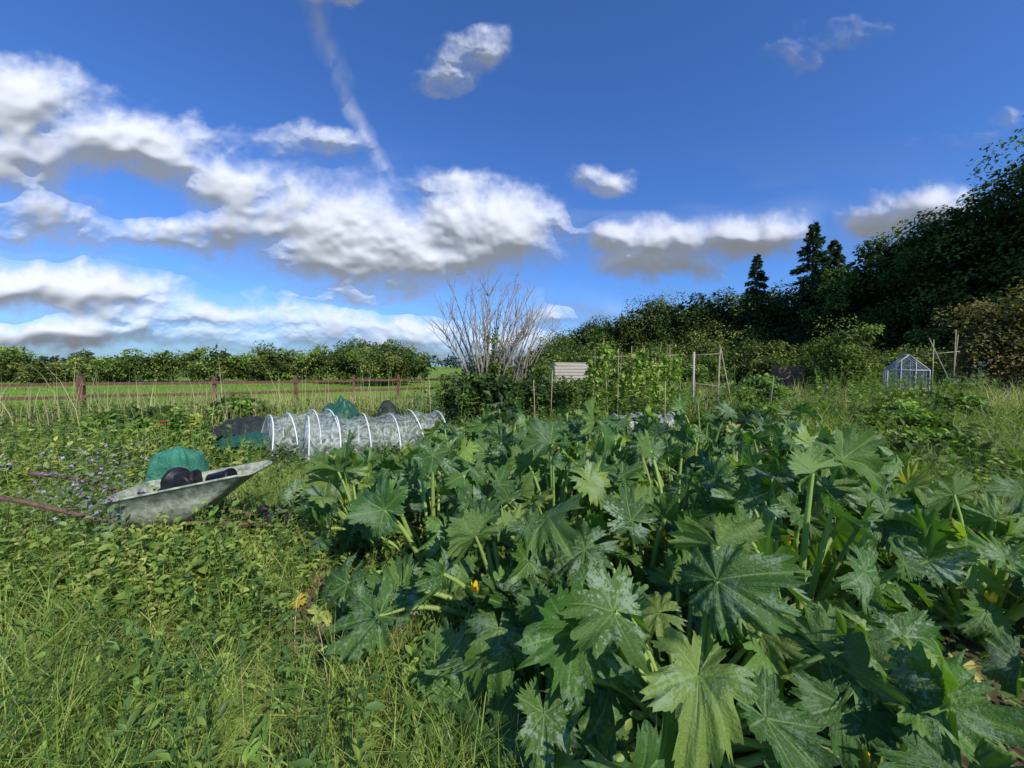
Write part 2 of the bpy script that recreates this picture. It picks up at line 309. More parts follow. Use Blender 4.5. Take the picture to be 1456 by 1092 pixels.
addgrass(mb,34000,2.0,14,.75,1.7,.28,.80,.0010,[G1,G2,G3,TAN],[.36,.34,.22,.08],lambda x,y:nots(x,y)&(x>3.4),dry=.7)
addgrass(mb,9000,10,22,.45,1.6,.4,1.0,.0008,[TAN,(.30,.28,.13),G3,G2],[.4,.25,.2,.15],lambda x,y:fbm(x*.5,y*.5,31,3)>.47,bend=(.1,.6))
mb.build('long_grass',[M_grass])
mb=MB()
addgrass(mb,3500,9,16,-1.6,-.25,.4,.95,.0007,[TAN,(.30,.27,.11),G3],[.4,.3,.3],lambda x,y:fenceside(x,y)&(vnoise(x*.8,y*.8,33)>.45),bend=(.05,.5))
addgrass(mb,340,8,15,-1.4,-.2,1.0,1.75,.0007,[(.48,.40,.22)],[1],fenceside,bend=(.02,.35))
addgrass(mb,200,1.3,4,-1.6,-.2,.35,.65,.0007,[TAN],[1],nots,bend=(.1,.6))
mb.build('dry_grass',[M_grass])
mb=MB()
addgrass(mb,15000,12,45,-1.6,.05,.08,.22,.0009,[(.20,.30,.045),(.16,.25,.035)],[.6,.4],lambda x,y:(y>14+(x+15.4)*.42))
mb.build('meadow_grass',[M_grass])
# ---------------------------------------------------------------- broadleaf weeds
def ovate():
    V=[];r=[(0,.03),(.22,.2),(.5,.27),(.78,.16),(1,.01)]
    for x,wd in r:
        z=-.28*x*x+.1*x
        V+=[(x,-wd,z+wd*.35),(x,0,z),(x,wd,z+wd*.35)]
    F=[]
    for k in range(4):
        b=3*k;F+=[[b,b+3,b+4,b+1],[b+1,b+4,b+5,b+2]]
    return np.array(V),np.array(F)
OV,OF=ovate()
DV=np.array([[0,0,0],[.5,-.27,.04],[1,0,-.08],[.5,.27,.04]]);DF=np.array([[0,1,2,3]])
def weeds(mb,x,y,h,lsz,nl,cols,p=None,fine=True,stem=True,wid=1.):
    K=len(x);z=gz(x,y)
    lean=rng.normal(0,.2,(K,2));pc=colmix(K,cols,p,.2)
    idx=np.repeat(np.arange(K),nl);t=np.tile((np.arange(nl)+.6)/nl,K)+rng.normal(0,.05,K*nl);t=np.clip(t,.06,1)
    P=np.stack([x[idx]+lean[idx,0]*h[idx]*t,y[idx]+lean[idx,1]*h[idx]*t,z[idx]+h[idx]*t],-1)
    az=rng.uniform(0,2*np.pi,K)[idx]+np.tile(np.arange(nl)*2.4,K)+rng.normal(0,.4,K*nl)
    S=lsz[idx]*(1.15-.6*t)*rng.uniform(.5,1.3,K*nl)
    R=rot(az,rng.normal(.15,.4,K*nl)+t*.3,rng.normal(0,.35,K*nl))
    T,Fq=(OV*[1,wid,1],OF) if fine else (DV,DF)
    col=np.repeat(pc[idx]*rng.uniform(.75,1.25,(K*nl,1)),len(T),0)
    mb.add(place(T,R,S,P),rep(Fq,len(T),K*nl),col)
    if stem:
        top=np.stack([x+lean[:,0]*h,y+lean[:,1]*h,z+h],-1);bs=np.stack([x,y,z-.02],-1);w_=np.maximum(.002,y*.0006)
        for ax in(0,1):
            o=np.zeros((K,3));o[:,ax]=w_
            V=np.stack([bs-o,bs+o,top+o*.5,top-o*.5],1).reshape(-1,3)
            mb.add(V,rep(np.array([[0,1,2,3]]),4,K),np.repeat(pc*1.2,4,0))
W1=(.12,.20,.035);W2=(.20,.28,.055);W3=(.08,.15,.035);W4=(.31,.34,.09)
mb=MB()
def wz(K,y0,y1,lo,hi,h,ls,nl,cols,p=None,fine=True,cond=None,wid=1.):
    x,y=scat(K,y0,y1,lo,hi);k=nots(x,y)
    if cond is not None:k&=cond(x,y)
    x=x[k];y=y[k];K=len(x);hm=(.4+1.2*vnoise(x*1.1,y*1.1,41))*np.where(clo(x,y),.45,1)
    weeds(mb,x,y,rng.uniform(*h,K)*hm,rng.uniform(*ls,K),nl,cols,p,fine,True,wid)
pa=lambda s,th:(lambda x,y:fbm(x*1.4+s,y*1.4,61+s,3)>th)
wz(1900,.9,2.4,-1.6,.5,(.05,.16),(.025,.055),9,[W1,W2,W4,W3],[.3,.35,.15,.2],True,pa(3,.42))
wz(1500,1.0,3.2,-1.6,.4,(.08,.26),(.04,.09),9,[W3,W1,W2],None,True,pa(9,.52),.75)
wz(2900,2.2,6,-1.6,.3,(.12,.40),(.04,.10),10,[W1,W2,W3,W4],[.3,.35,.2,.15],True,pa(5,.4))
wz(240,1.2,5,-1.6,.1,(.02,.07),(.12,.2),6,[W2,W1],[.6,.4],True,pa(7,.5),.7)
wz(160,1.1,3,-1.6,-.2,(.25,.5),(.05,.09),16,[W3,W1,W2],None,True,None,.7)
wz(400,1.3,2.6,-.5,.9,(.05,.3),(.04,.09),9,[W1,W2],None,True)
x=rng.uniform(-4.2,-1.8,420);y=rng.uniform(2.3,3.05,420);weeds(mb,x,y,rng.uniform(.25,.48,420)*(.6+.7*vnoise(x*2.5,y*2.5,3)),rng.uniform(.05,.11,420),13,[W1,W2,W4])
mb.build('broadleaf_weeds',[M_leaf])
mb=MB()
wz(5200,5.5,14,-1.55,1.0,(.2,.5),(.08,.16),11,[W1,W2,W3,(.06,.11,.04)],None,False,fenceside)
wz(3000,3.5,14,.75,1.6,(.25,.65),(.07,.14),10,[W1,W3,W2],None,False,lambda x,y:(x>3.8)&(fbm(x*.9,y*.9,17,3)>.45))
wz(1700,9,19,-.25,1.2,(.6,1.15),(.12,.22),15,[W1,W2,W3],None,False,lambda x,y:fbm(x*.6,y*.6,77,3)>.48)
x=rng.uniform(12,19,260);y=rng.uniform(13,15.3,260);weeds(mb,x,y,rng.uniform(.6,1.35,260),rng.uniform(.12,.2,260),14,[W1,W2,W3],None,False)
mb.build('allotment_greens',[M_leaf])
mb=MB();x=rng.uniform(-1.8,3.6,450);y=rng.uniform(1.4,6,450)
weeds(mb,x,y,rng.uniform(.1,.45,450),rng.uniform(.04,.09,450),9,[W1,W2]);mb.build('bed_weeds',[M_leaf])
# ---------------------------------------------------------------- courgette plants
def cleaf(seed):
    r=np.random.default_rng(seed);NA=141;th=np.radians(np.linspace(-168,168,NA))
    lob=np.radians([0,52,-52,108,-108,155,-155])+r.normal(0,.10,7);Ln=np.array([1,.92,.92,.80,.80,.62,.62])*r.uniform(.8,1.15,7)
    d=th[:,None]-lob[None];ad_=np.abs(d);dn=np.clip(ad_.min(1)/np.radians(27),0,1)
    wgt=1/(ad_+.10)**2;Ls=(wgt*Ln).sum(1)/wgt.sum(1)
    dep=r.uniform(.25,.52)
    base=Ls*(1-dep*dn**3.2)*(1-.06*dn)
    dm=np.degrees(ad_.min(1));of=r.uniform(11,14)
    sub=np.exp(-((dm-of)/3.6)**2)*.07-np.exp(-((dm-6.8)/1.9)**2)*.15-np.exp(-((dm-19.5)/1.8)**2)*.14
    ph=np.cumsum(1/r.uniform(3.6,7.5,NA)*2.4);tooth=ph%1;tooth=np.where(tooth<.7,tooth/.7,(1-tooth)/.3)
    full=base*(1+sub+.17*(tooth-.5))
    rings=np.array([.02,.14,.28,.43,.58,.73,.87,1.]);V=[];A=[]
    p1,p2,p3,p4=r.uniform(0,6.28,4);cup=r.uniform(-.55,.45);nw=r.integers(2,6);vee=r.uniform(.0,.6);amp=r.uniform(.10,.27);fold=r.uniform(.06,.16);droop=r.uniform(.1,.8)
    for tr in rings:
        w_=tr**2;rr=tr*(base*(1-w_)+full*w_)
        x=rr*np.cos(th);y=rr*np.sin(th)
        z=cup*rr**2+amp*rr**2*np.sin(nw*th+p1)+.11*rr**3*np.sin(15*th+p2)+.05*rr*rr*np.sin(8*th+p4)+fold*rr*dn*(1-.5*tr)-droop*np.clip(rr-.4,0,1)**1.2*(1+.6*np.sin(2*th+p3))
        z=z+vee*np.abs(y)*(.4+.6*rr)
        mind=ad_.min(1);sec=np.abs(((rr*np.cos(mind)-rr*np.sin(mind)*.9)*7)%1-.5)*2
        V.append(np.stack([x,y*(1-.25*vee),z],-1));A.append(np.stack([rr*np.sin(np.clip(mind,0,1)),sec,0*rr+min(1,tr*2.2)*min(1,(1.15-tr)*3)],-1))
    V=np.concatenate(V);A=np.concatenate(A);F=[]
    for a in range(len(rings)-1):
        for b in range(NA-1):
            F.append([a*NA+b,(a+1)*NA+b,(a+1)*NA+b+1,a*NA+b+1])
    return V,np.array(F),A
LEAVES=[cleaf(100+i) for i in range(26)]
svn=np.array(sv)
def framed(nrm,ax):
    nrm=nrm/np.linalg.norm(nrm);ax=ax-nrm*ax.dot(nrm);ax/=np.linalg.norm(ax);return np.stack([ax,np.cross(nrm,ax),nrm],-1)
def flower(mb,p,s=.06):
    for k in range(5):
        a=k*1.2566+.3
        V=place(OV*np.array([1,1.1,-1.2]),rot(np.array([a]),np.array([1.0]),np.array([0.])),np.array([s]),np.array([p]))
        mb.add(V,OF,(.75,.55,.04),1)
def courgette(px,py,nl,size,seed):
    r=np.random.default_rng(seed);mb=MB();g0=float(gz(np.array([px]),np.array([py]))[0]);size*=r.uniform(.86,1.12)
    for i in range(nl):
        f=(i+.5)/nl;az=i*2.39996+r.normal(0,.45)
        out=np.array([math.cos(az),math.sin(az),0.])
        reach=(.10+.55*f**.8)*size*r.uniform(.7,1.3);ht=(.86-.58*f**1.1)*size*r.uniform(.6,1.2)
        b=np.array([px,py,g0])+out*.05;tip=np.array([px,py,g0])+out*reach+np.array([0,0,ht])
        L_=r.uniform(.15,.295)*(1.0 if f>.15 else r.uniform(.5,1))
        e=tip+out*L_
        if min(math.hypot(e[0],e[1]),math.hypot(tip[0],tip[1]))<.82:continue
        mid=b*.45+tip*.55+np.array([0,0,.10*f+.05])-out*.04+r.normal(0,.03,3)
        tube(mb,bez(b,mid,tip,7),np.linspace(.020,.010,7)*r.uniform(.75,1.2),np.array([.30,.41,.11])*r.uniform(.75,1.15),1,6,False)
        nrm=np.array([0,0,.5])+out*(.1+.7*f)+svn*.3+r.normal(0,.56,3)
        if nrm[2]<.0:nrm[2]=.02
        R=framed(nrm,out+r.normal(0,.55,3)+np.array([0,0,r.uniform(-.7,.4)]))
        T,Fq,A=LEAVES[r.integers(len(LEAVES))]
        q_=r.random();base=np.array([.045,.105,.02]) if q_<.58 else (np.array([.08,.155,.028]) if q_<.88 else (np.array([.15,.22,.045]) if q_<.98 else np.array([.32,.32,.07])))
        col=base*r.uniform(.75,1.3)
        AA=A.copy();AA[:,2]*=r.uniform(.1,1.0)
        mb.add(place(T,R[None],np.array([[L_,L_*r.uniform(.85,1.1),L_*r.uniform(.8,1.3)]]),tip[None]),Fq,np.tile(col,(len(T),1)),0,AA)
    for q_ in range(r.integers(0,3)):
        a=r.uniform(3.6,5.8);rr=r.uniform(.12,.35);hh=r.uniform(.3,.52)*size
        p=np.array([px+math.cos(a)*rr,py+math.sin(a)*rr,g0+hh]);tube(mb,bez([px,py,g0+.05],[px+math.cos(a)*rr*.7,py+math.sin(a)*rr*.7,g0+hh*.4],p,5),.006,(.2,.3,.07),1,5);flower(mb,p,.055 if py>1.8 else .04)
    a=r.uniform(0,6.28);q=np.array([px,py,g0+.06]);dr=np.array([math.cos(a),math.sin(a),.15])
    tube(mb,[q,q+dr*.08,q+dr*.2,q+dr*.32],[.012,.03,.034,.026],(.03,.09,.015),1,8)
    for k in range(6):
        a=r.uniform(0,6.28);d2=np.array([math.cos(a),math.sin(a),0])
        tube(mb,bez(q,q+d2*.25+[0,0,.12],q+d2*.55+[0,0,-.03],6),.018,(.26,.36,.11),1,6)
    return mb.build('courgette_plant',[M_cg,M_leaf])
for k,(px,py) in enumerate(PLANTS):
    sz=(.66 if px<.5 else .80) if py<1.8 else (.92 if py<2.6 else 1.03)
    if px<-.7:sz=.86
    courgette(px,py,23 if py<4 else 22,sz,500+k)
mb=MB()
for (x,y,s_,c_) in [(-1.2,2.35,.12,(.38,.42,.12)),(-1.4,2.45,.07,(.42,.34,.05)),(-1.05,2.3,.07,(.45,.38,.08)),(-.25,1.65,.08,(.45,.42,.3)),(-.95,2.25,.08,(.36,.33,.10)),(-.9,2.5,.07,(.3,.22,.12)),(-1.25,2.55,.06,(.26,.18,.10)),(2.1,1.6,.10,(.33,.25,.13)),(2.3,1.9,.09,(.40,.36,.10))]:
    T,Fq,A=LEAVES[rng.integers(9)]
    mb.add(place(T,framed(np.array([.1,-.4,.8]),np.array([rng.normal(),-1,0]))[None],np.array([s_]),np.array([[x,y,.06]])),Fq,c_,0)
mb.build('withered_leaves',[M_leaf])
# ---------------------------------------------------------------- trees
def crown(mb,c,r,ncl,nleaf,ls,cols,seed,clr=.32,flat=0.0,mat=0,core=True,cr0=.55):
    g=np.random.default_rng(seed);c=np.array(c,float);r=np.array(r,float)
    d=g.normal(size=(ncl,3));d/=np.linalg.norm(d,axis=1)[:,None];rad=g.uniform(cr0,.9,ncl)[:,None]
    cc=c+d*rad*r;cr=clr*r.min()*g.uniform(.5,1.4,ncl)
    ctint=g.uniform(.6,1.45,ncl)
    k=g.integers(0,ncl,nleaf);dd=g.normal(size=(nleaf,3));dd/=np.linalg.norm(dd,axis=1)[:,None]
    rr=cr[k]*g.uniform(.55,1.15,nleaf)
    P=cc[k]+dd*rr[:,None]*np.array([1.15,1.15,.85])
    az=np.arctan2(dd[:,1],dd[:,0])+g.normal(0,.9,nleaf)
    R=rot(az,g.normal(-.25,.5,nleaf),g.normal(0,.7,nleaf))
    cols=np.array(cols);col=cols[g.integers(0,len(cols),ncl)][k]*(ctint[k]*g.uniform(.65,1.35,nleaf))[:,None]
    P[:,2]=np.maximum(P[:,2],.1)
    mb.add(place(DV,R,ls*g.uniform(.6,1.4,nleaf),P),rep(DF,4,nleaf),np.repeat(col,4,0),mat)
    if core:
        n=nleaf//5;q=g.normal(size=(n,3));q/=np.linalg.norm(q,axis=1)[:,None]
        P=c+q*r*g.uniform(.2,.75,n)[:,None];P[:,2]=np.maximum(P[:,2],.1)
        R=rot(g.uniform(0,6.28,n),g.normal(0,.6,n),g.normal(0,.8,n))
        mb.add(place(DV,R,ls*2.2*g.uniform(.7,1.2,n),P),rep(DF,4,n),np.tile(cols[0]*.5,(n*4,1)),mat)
    return cc
def tree(name,x,y,h,wd,nleaf,ls,cols,seed,low=.12,ncl=34,clr=.34):
    mb=MB();g=np.random.default_rng(seed);z0=h*low
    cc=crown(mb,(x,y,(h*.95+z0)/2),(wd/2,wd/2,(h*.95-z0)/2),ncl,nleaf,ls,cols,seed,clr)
    top=np.array([x+g.normal(0,.2),y,h*.8]);tr=bez((x,y,-.1),(x+g.normal(0,.3),y,h*.4),top,8)
    tube(mb,tr,np.linspace(.02*h+.05,.03,8),(1,1,1),1,8)
    for q in cc[:14]:
        s_=tr[g.integers(2,6)];tube(mb,bez(s_,(s_+q)/2+[0,0,-.1*h*.3],q,5),np.linspace(.006*h,.012,5),(1,1,1),1,5)
    return mb.build(name,[M_far,M_bark],smooth=False)
def conifer(name,x,y,h,wd,seed,col):
    mb=MB();g=np.random.default_rng(seed);tube(mb,[(x,y,-.1),(x,y,h*.5),(x,y,h)],[.2,.1,.02],(1,1,1),1,7)
    n=int(h*16);
    for i in range(n):
        f=(i+g.random())/n;z=h*(.06+.93*f);L_=wd/2*(1-f)**.8*g.uniform(.7,1.2)+.14;a=g.uniform(0,6.28);m=int(36+L_*55)
        t=g.uniform(.1,1,m);o=np.array([math.cos(a),math.sin(a)]);sd=np.array([-o[1],o[0]])
        lat=g.normal(0,.2,m)*L_*(1.1-t);P=np.stack([x+o[0]*L_*t+sd[0]*lat,y+o[1]*L_*t+sd[1]*lat,z-.35*L_*t**1.5+.12*L_*t**4-np.abs(lat)*.25-g.random(m)*.22],-1)
        mb.add(place(DV*[1,.8,1],rot(a+g.normal(0,.6,m),g.normal(-.35,.3,m),g.normal(0,.5,m)),g.uniform(.16,.34,m),P),rep(DF,4,m),np.repeat(np.array(col)*g.uniform(.6,1.4,(m,1)),4,0))
    return mb.build(name,[M_far,M_bark],smooth=False)
T1=np.array((.072,.115,.025));T2=np.array((.11,.16,.035));T3=np.array((.17,.195,.045));T4=np.array((.048,.088,.02))
TR=[(8.4,60,7.8,8),(11.3,55,8.8,8),(14,52,9.4,8),(16.8,48,11.3,8.5),(19.9,46,11.2,8),(22.7,44,11.8,8),(24.8,42,10.5,7),(27.5,40,11,7),(29.6,35,13.0,6.5),(31.3,33,14.6,7.5),(32.5,30.5,14.2,7),(33,28,16.2,8),(33.5,26,17.8,8),(34.5,22,20.5,10),(36,17,19.5,9)]
tf=[1.0,.8,1.25,.8,1.1,.75,1.2,.8,1.5,.85,1.4,.9,1.2,.95,1.1]
for k,(x,y,h,wd) in enumerate(TR):
    tree('broadleaf_tree',x,y,h,wd,int(8500*(1+.7*(y<36))),.26,[q*tf[k] for q in ([T4,T1,T2] if k%3 else [T1,T2,T3])],900+k,low=.03,ncl=40,clr=.3)
conifer('conifer_tree',25.2,40,13.2,5.0,71,(.042,.08,.035))
conifer('conifer_tree',27.8,36,15,7,72,(.04,.074,.03))
conifer('conifer_tree',30.2,36.5,13.6,5.6,73,(.047,.08,.03))
mb=MB()
for k in range(16):
    f=k/15;crown(mb,(14+f*30,60-f*34,4.2+f*1.8),(5,4,4.2+f*1.8),16,2200,.45,[T4,T1],1200+k)
mb.build('distant_woodland',[M_far],smooth=False)
def shrub(name,x,y,h,w_,n,ls,cols,seed,mat=None,ncl=18,d=None,zc=.5):
    mb=MB();d=d or w_
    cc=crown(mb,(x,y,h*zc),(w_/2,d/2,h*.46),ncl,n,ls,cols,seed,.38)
    for q in cc[:9]:tube(mb,bez((x,y,-.05),(x+(q[0]-x)*.3,y+(q[1]-y)*.3,q[2]*.6),q,5),np.linspace(.035,.008,5),(1,1,1),1,5)
    return mb.build(name,[mat or M_far,M_bark],smooth=False)
S1=(.125,.185,.035);S2=(.17,.23,.05);S3=(.09,.14,.03)
for k,(x,y,h,w_) in enumerate([(9.5,40,4.5,6),(12.5,34,4.3,5),(14.3,30,4.4,4.5),(17,29,3.8,4.5),(19.8,29,3.6,4.5),(22.5,27,3.4,4.5),(25,24,3.2,4.5),(13,27,2.6,4),(16.5,25,2.4,4),(5.5,34,4.4,5),(2.2,30,3.6,4.5),(4.6,24,2.6,3),(8,26,2.4,4),(10.5,24,2.2,4),(21,21,2.2,3.5),(6.5,20,1.9,3)]):
    shrub('hawthorn_bush',x,y,h,w_,3000,.18,[S3,S1,S2] if k%2 else [S3,T3,S1],1500+k,ncl=24)
shrub('elder_bush',17.4,20,4.3,3.6,6500,.13,[S1,S2,(.19,.27,.05)],1601,ncl=26)
shrub('copper_bush',24.2,18.5,5.6,5,7000,.17,[(.14,.13,.04),(.19,.15,.055),(.11,.12,.03)],1602,ncl=26)
shrub('copper_bush',28.5,17,5.0,5,5000,.18,[(.13,.13,.04),(.10,.12,.03)],1603)
shrub('currant_bush',-.65,10,1.65,1.9,3200,.13,[(.055,.10,.022),(.08,.13,.025)],1604,M_leaf)
shrub('currant_bush',-1.5,10.8,1.4,1.3,1500,.12,[(.06,.11,.025),(.08,.14,.025)],1605,M_leaf)
shrub('currant_bush',.6,12,1.5,1.6,1800,.13,[(.06,.11,.025),(.07,.13,.025)],1606,M_leaf)
shrub('currant_bush',1.7,13.5,1.2,1.6,1800,.12,[W3,W1],1607,M_leaf)
shrub('currant_bush',3.1,15.5,1.15,2.0,2000,.12,[W3,W1,W2],1608,M_leaf)
shrub('currant_bush',8.5,13.5,1.3,2.2,2200,.12,[W3,W1,W2],1609,M_leaf)
mb=MB()
for k,(x,y,h,w_) in enumerate([(6.3,5.6,.7,1.7),(7.8,7.2,.8,2),(9.2,9.0,.8,2.2),(5.4,8.6,.8,1.6),(11.5,10.5,1.0,2.4),(5.2,4.0,.6,1.2),(-6.9,7.4,.7,1.8),(-8.6,8.8,.8,2.2),(-7.4,10.4,.8,2)]):
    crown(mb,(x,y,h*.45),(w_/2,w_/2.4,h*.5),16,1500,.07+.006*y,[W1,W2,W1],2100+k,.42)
mb.build('bramble_patch',[M_leaf],smooth=False)
mb=MB()
for k in range(30):
    f=k/29;x=-60+f*51;y=38-f*2+rng.normal(0,.8);h=3.0+rng.uniform(-.7,.8)
    if x<-49:h+=.4
    if -47<x<-43:h=1.9
    if x>-23:h+=.5
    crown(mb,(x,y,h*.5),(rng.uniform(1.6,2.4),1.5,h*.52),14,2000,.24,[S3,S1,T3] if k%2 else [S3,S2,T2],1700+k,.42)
mb.build('hedge',[M_far],smooth=False)
tree('hawthorn_tree',-9.9,31,3.9,5.6,5500,.19,[S3,S1,T3],1801,low=.02,ncl=28)
tree('hawthorn_tree',-14.5,34,4.0,4.2,3500,.2,[S3,S1,S2],1802,low=.02,ncl=20)
mb=MB()
for k in range(40):
    crown(mb,(-330+k*14,230+rng.normal(0,5),3.5),(10,5,4+rng.uniform(0,1.5)),6,420,1.2,[(.07,.11,.08),(.08,.12,.08)],1900+k)
mb.build('distant_hedgerow',[M_far],smooth=False)
# bare coppice
mb=MB();g=np.random.default_rng(5);bx,by=-1.1,16.
for i in range(30):
    a=g.uniform(-1,1);b=g.uniform(-.5,.5);h=g.uniform(3.4,5.7)*(1-.2*abs(a))
    top=np.array([bx+a*2.9+.2+g.normal(0,.25),by+b*2,h]);st=np.array([bx+a*.4,by+b*.3,-.05])
    p=bez(st,st*.5+top*.5+np.array([-a*.6,0,.3]),top,10)+g.normal(0,.035,(10,3));tube(mb,p,np.linspace(.05,.009,10)*g.uniform(.7,1.2),(1,1,1),0,5,False)
    for j in range(int(g.integers(8,13))):
        s_=p[g.integers(3,9)];q=s_+np.array([g.normal(0,.28)+a*.2,g.normal(0,.25),g.uniform(.35,1.0)])
        p2=bez(s_,(s_+q)/2+g.normal(0,.05,3),q,5);tube(mb,p2,np.linspace(.013,.006,5),(1,1,1),0,4,False)
        for m in range(3):
            s2=p2[g.integers(1,5)];tube(mb,[s2,s2+np.array([g.normal(0,.14),g.normal(0,.12),g.uniform(.1,.35)])],[.006,.004],(1,1,1),0,3,False)
for i in range(12):
    a=g.uniform(.3,1.2);top=np.array([bx+1+a*1.9,by+g.normal(0,.4),g.uniform(3,4.7)]);st=np.array([bx+1.2+g.normal(0,.3),by+.2,0])
    p=bez(st,(st+top)/2+[-.2,0,.3],top,8);tube(mb,p,np.linspace(.035,.007,8),(1,1,1),0,5,False)
    for j in range(10):
        s_=p[g.integers(2,7)];q=s_+np.array([g.normal(0,.3),g.normal(0,.2),g.uniform(.2,.7)]);tube(mb,[s_,q],[.008,.005],(1,1,1),0,3,False)
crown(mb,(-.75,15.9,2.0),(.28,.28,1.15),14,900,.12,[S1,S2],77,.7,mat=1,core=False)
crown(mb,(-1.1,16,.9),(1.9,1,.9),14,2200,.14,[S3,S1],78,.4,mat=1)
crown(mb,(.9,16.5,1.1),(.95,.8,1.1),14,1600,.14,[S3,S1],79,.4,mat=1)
mb.build('coppiced_tree',[M_palebark,M_leaf],smooth=False)
# ---------------------------------------------------------------- fence
mb=MB();FP=[(-24.5,9.9),(-20.0,11.8),(-15.4,13.7),(-11.8,15.2),(-9.2,16.3),(-7.1,17.2),(-5.3,17.9),(-3.4,18.7),(-1.6,19.5)]
for k,(x,y) in enumerate(FP):
    s_=.17 if k==2 else .12
    box(mb,(x,y,.6),(s_,s_,1.3 if k==2 else 1.2),(1,1,1),0,rz=.4)
for (a,b) in zip(FP[:-1],FP[1:]):
    for z,dz in((.95,.02),(.52,-.01)):
        dx,dy=b[0]-a[0],b[1]-a[1];L_=math.hypot(dx,dy);an=math.atan2(dy,dx);off=np.array([dy,-dx])/L_*.082
        box(mb,((a[0]+b[0])/2+off[0],(a[1]+b[1])/2+off[1],z+rng.normal(0,.015)),(L_-.01,.04,.11),(1,1,1),0,rz=an,ry=rng.normal(0,.009))
mb.build('wooden_fence',[M_wood],smooth=False)
# ---------------------------------------------------------------- cloche tunnels
def cloche(name,a,b,w_,h,nh,matf,seed):
    g=np.random.default_rng(seed);a=np.array([*a,0.]);b=np.array([*b,0.]);ax=(b-a)/np.linalg.norm(b-a);sd=np.array([ax[1],-ax[0],0])
    root=D.objects.new(name,None);scene.collection.objects.link(root)
    mb=MB();th=np.linspace(0,np.pi,19)
    for i in range(nh):
        c=a+(b-a)*i/(nh-1)+g.normal(0,.03,3)*[1,1,0];hh=h*g.uniform(.93,1.05)
        P=c+np.cos(th)[:,None]*sd*w_/2+np.array([0,0,1])*(np.sin(th)**.8)[:,None]*hh+ax*(.05*np.sin(th))[:,None]*g.normal()
        tube(mb,P,.012,(1,1,1),0,6)
    mb.build('hoops',[M_hoop],parent=root)
    n=(nh-1)*8+1;t=np.linspace(-.04,1.04,n);V=np.zeros((n,19,3))
    for i in range(n):
        sag=1-.10*abs(math.sin(t[i]*(nh-1)*math.pi));e=1.0
        if i<2:e=.3+.35*i
        if i>n-3:e=.3+.35*(n-1-i)
        V[i]=a+(b-a)*t[i]+np.cos(th)[:,None]*sd*(w_/2*1.03)*e**.3*sag+np.array([0,0,1])*(np.sin(th)**.8)[:,None]*(h+.0)*sag*e
        V[i]+=g.normal(0,.008,(19,3))
    i,j=np.meshgrid(np.arange(n-1),np.arange(18),indexing='ij');q=(i*19+j).ravel()
    mb=MB();mb.add(V.reshape(-1,3),np.stack([q,q+1,q+20,q+19],-1),(1,1,1));mb.build('cover',[matf],parent=root)
    return root
cloche('cloche_tunnel',(-3.6,6.6),(-1.5,7.9),1.2,.70,6,M_film,1)
cloche('cloche_tunnel',(-4.5,6.95),(-3.65,7.7),1.2,.74,4,M_film,2)
cloche('fleece_tunnel',(2.3,8.8),(3.8,9.1),.7,.5,4,M_fleece,3)
mb=MB();x=np.r_[rng.uniform(-3.6,-1.6,160),rng.uniform(-4.5,-3.7,60)];y=6.6+(x+3.6)*.62+rng.uniform(-.3,.35,220)+np.where(x<-3.7,.7,0)
weeds(mb,x,y,rng.uniform(.12,.35,220),rng.uniform(.08,.15,220),8,[W1,W3,(.08,.15,.06)],None,False);mb.build('brassica_row',[M_leaf])
def heap(name,x,y,w_,d,h,mat,seed,boxy=2.,rip=.05):
    n=36;u,v=np.meshgrid(np.linspace(-1,1,n),np.linspace(-1,1,n));r=(np.abs(u)**boxy+np.abs(v)**boxy)
    z=h*np.clip(1-r**1.5/1.6,0,1)**.5*(.75+.5*vnoise(u*2.5+seed,v*2.5,seed))+rip*h*np.sin(u*22+v*9+3*vnoise(u*3,v*3,seed))-.03+.10*h*(fbm(u*5,v*5,seed+4,4)-.5)
    mb=MB();i,j=np.meshgrid(np.arange(n-1),np.arange(n-1),indexing='ij');q=(i*n+j).ravel()
    mb.add(np.stack([x+u*w_/2,y+v*d/2,z],-1).reshape(-1,3),np.stack([q,q+1,q+n+1,q+n],-1),(1,1,1));return mb.build(name,[mat])
heap('black_net_heap',-5.5,7.9,1.3,1.1,.52,M_net,3)
heap('green_net_heap',-5.0,7.2,1.1,.7,.32,M_dgreen,5)
heap('green_cover',-4.2,9.4,.8,.8,.74,M_dgreen,6,3,0)
heap('black_sack',-3.2,10.0,.8,.7,.6,M_net,8,2,0)
heap('grey_sheet',-6.9,4.9,.6,.5,.40,M_grey,10,4)
def sack(name,c,s,mat,seed):
    th,ph=np.meshgrid(np.linspace(0,2*np.pi,49),np.linspace(-1,1,28));rr=(1-np.abs(ph)**7)**.5*(1-.2*(ph+1)/2)
    f=1+.26*(fbm(np.cos(th)*2+5,np.sin(th)*2+ph*2+3,seed,4)-.5)*2+.05*np.sin(th*9+ph*3)*(ph>-.3)
    f[:,-1]=f[:,0]
    X=np.sign(np.cos(th))*np.abs(np.cos(th))**.5*rr*f*s[0];Y=np.sign(np.sin(th))*np.abs(np.sin(th))**.5*rr*f*s[1];Z=ph*s[2]*(1+.12*np.cos(th+1))+.09*(fbm(X*9+5,Y*9,seed+2,3)-.5)*(ph>0)
    n=49;i,j=np.meshgrid(np.arange(27),np.arange(48),indexing='ij');q=(i*n+j).ravel()
    mb=MB();mb.add(np.stack([c[0]+X,c[1]+Y,c[2]+Z],-1).reshape(-1,3),np.stack([q,q+1,q+n+1,q+n],-1),(1,1,1));return mb.build(name,[mat])
sack('green_net_bag',(-3.95,4.5,.31),(.28,.23,.31),M_gnet,5)
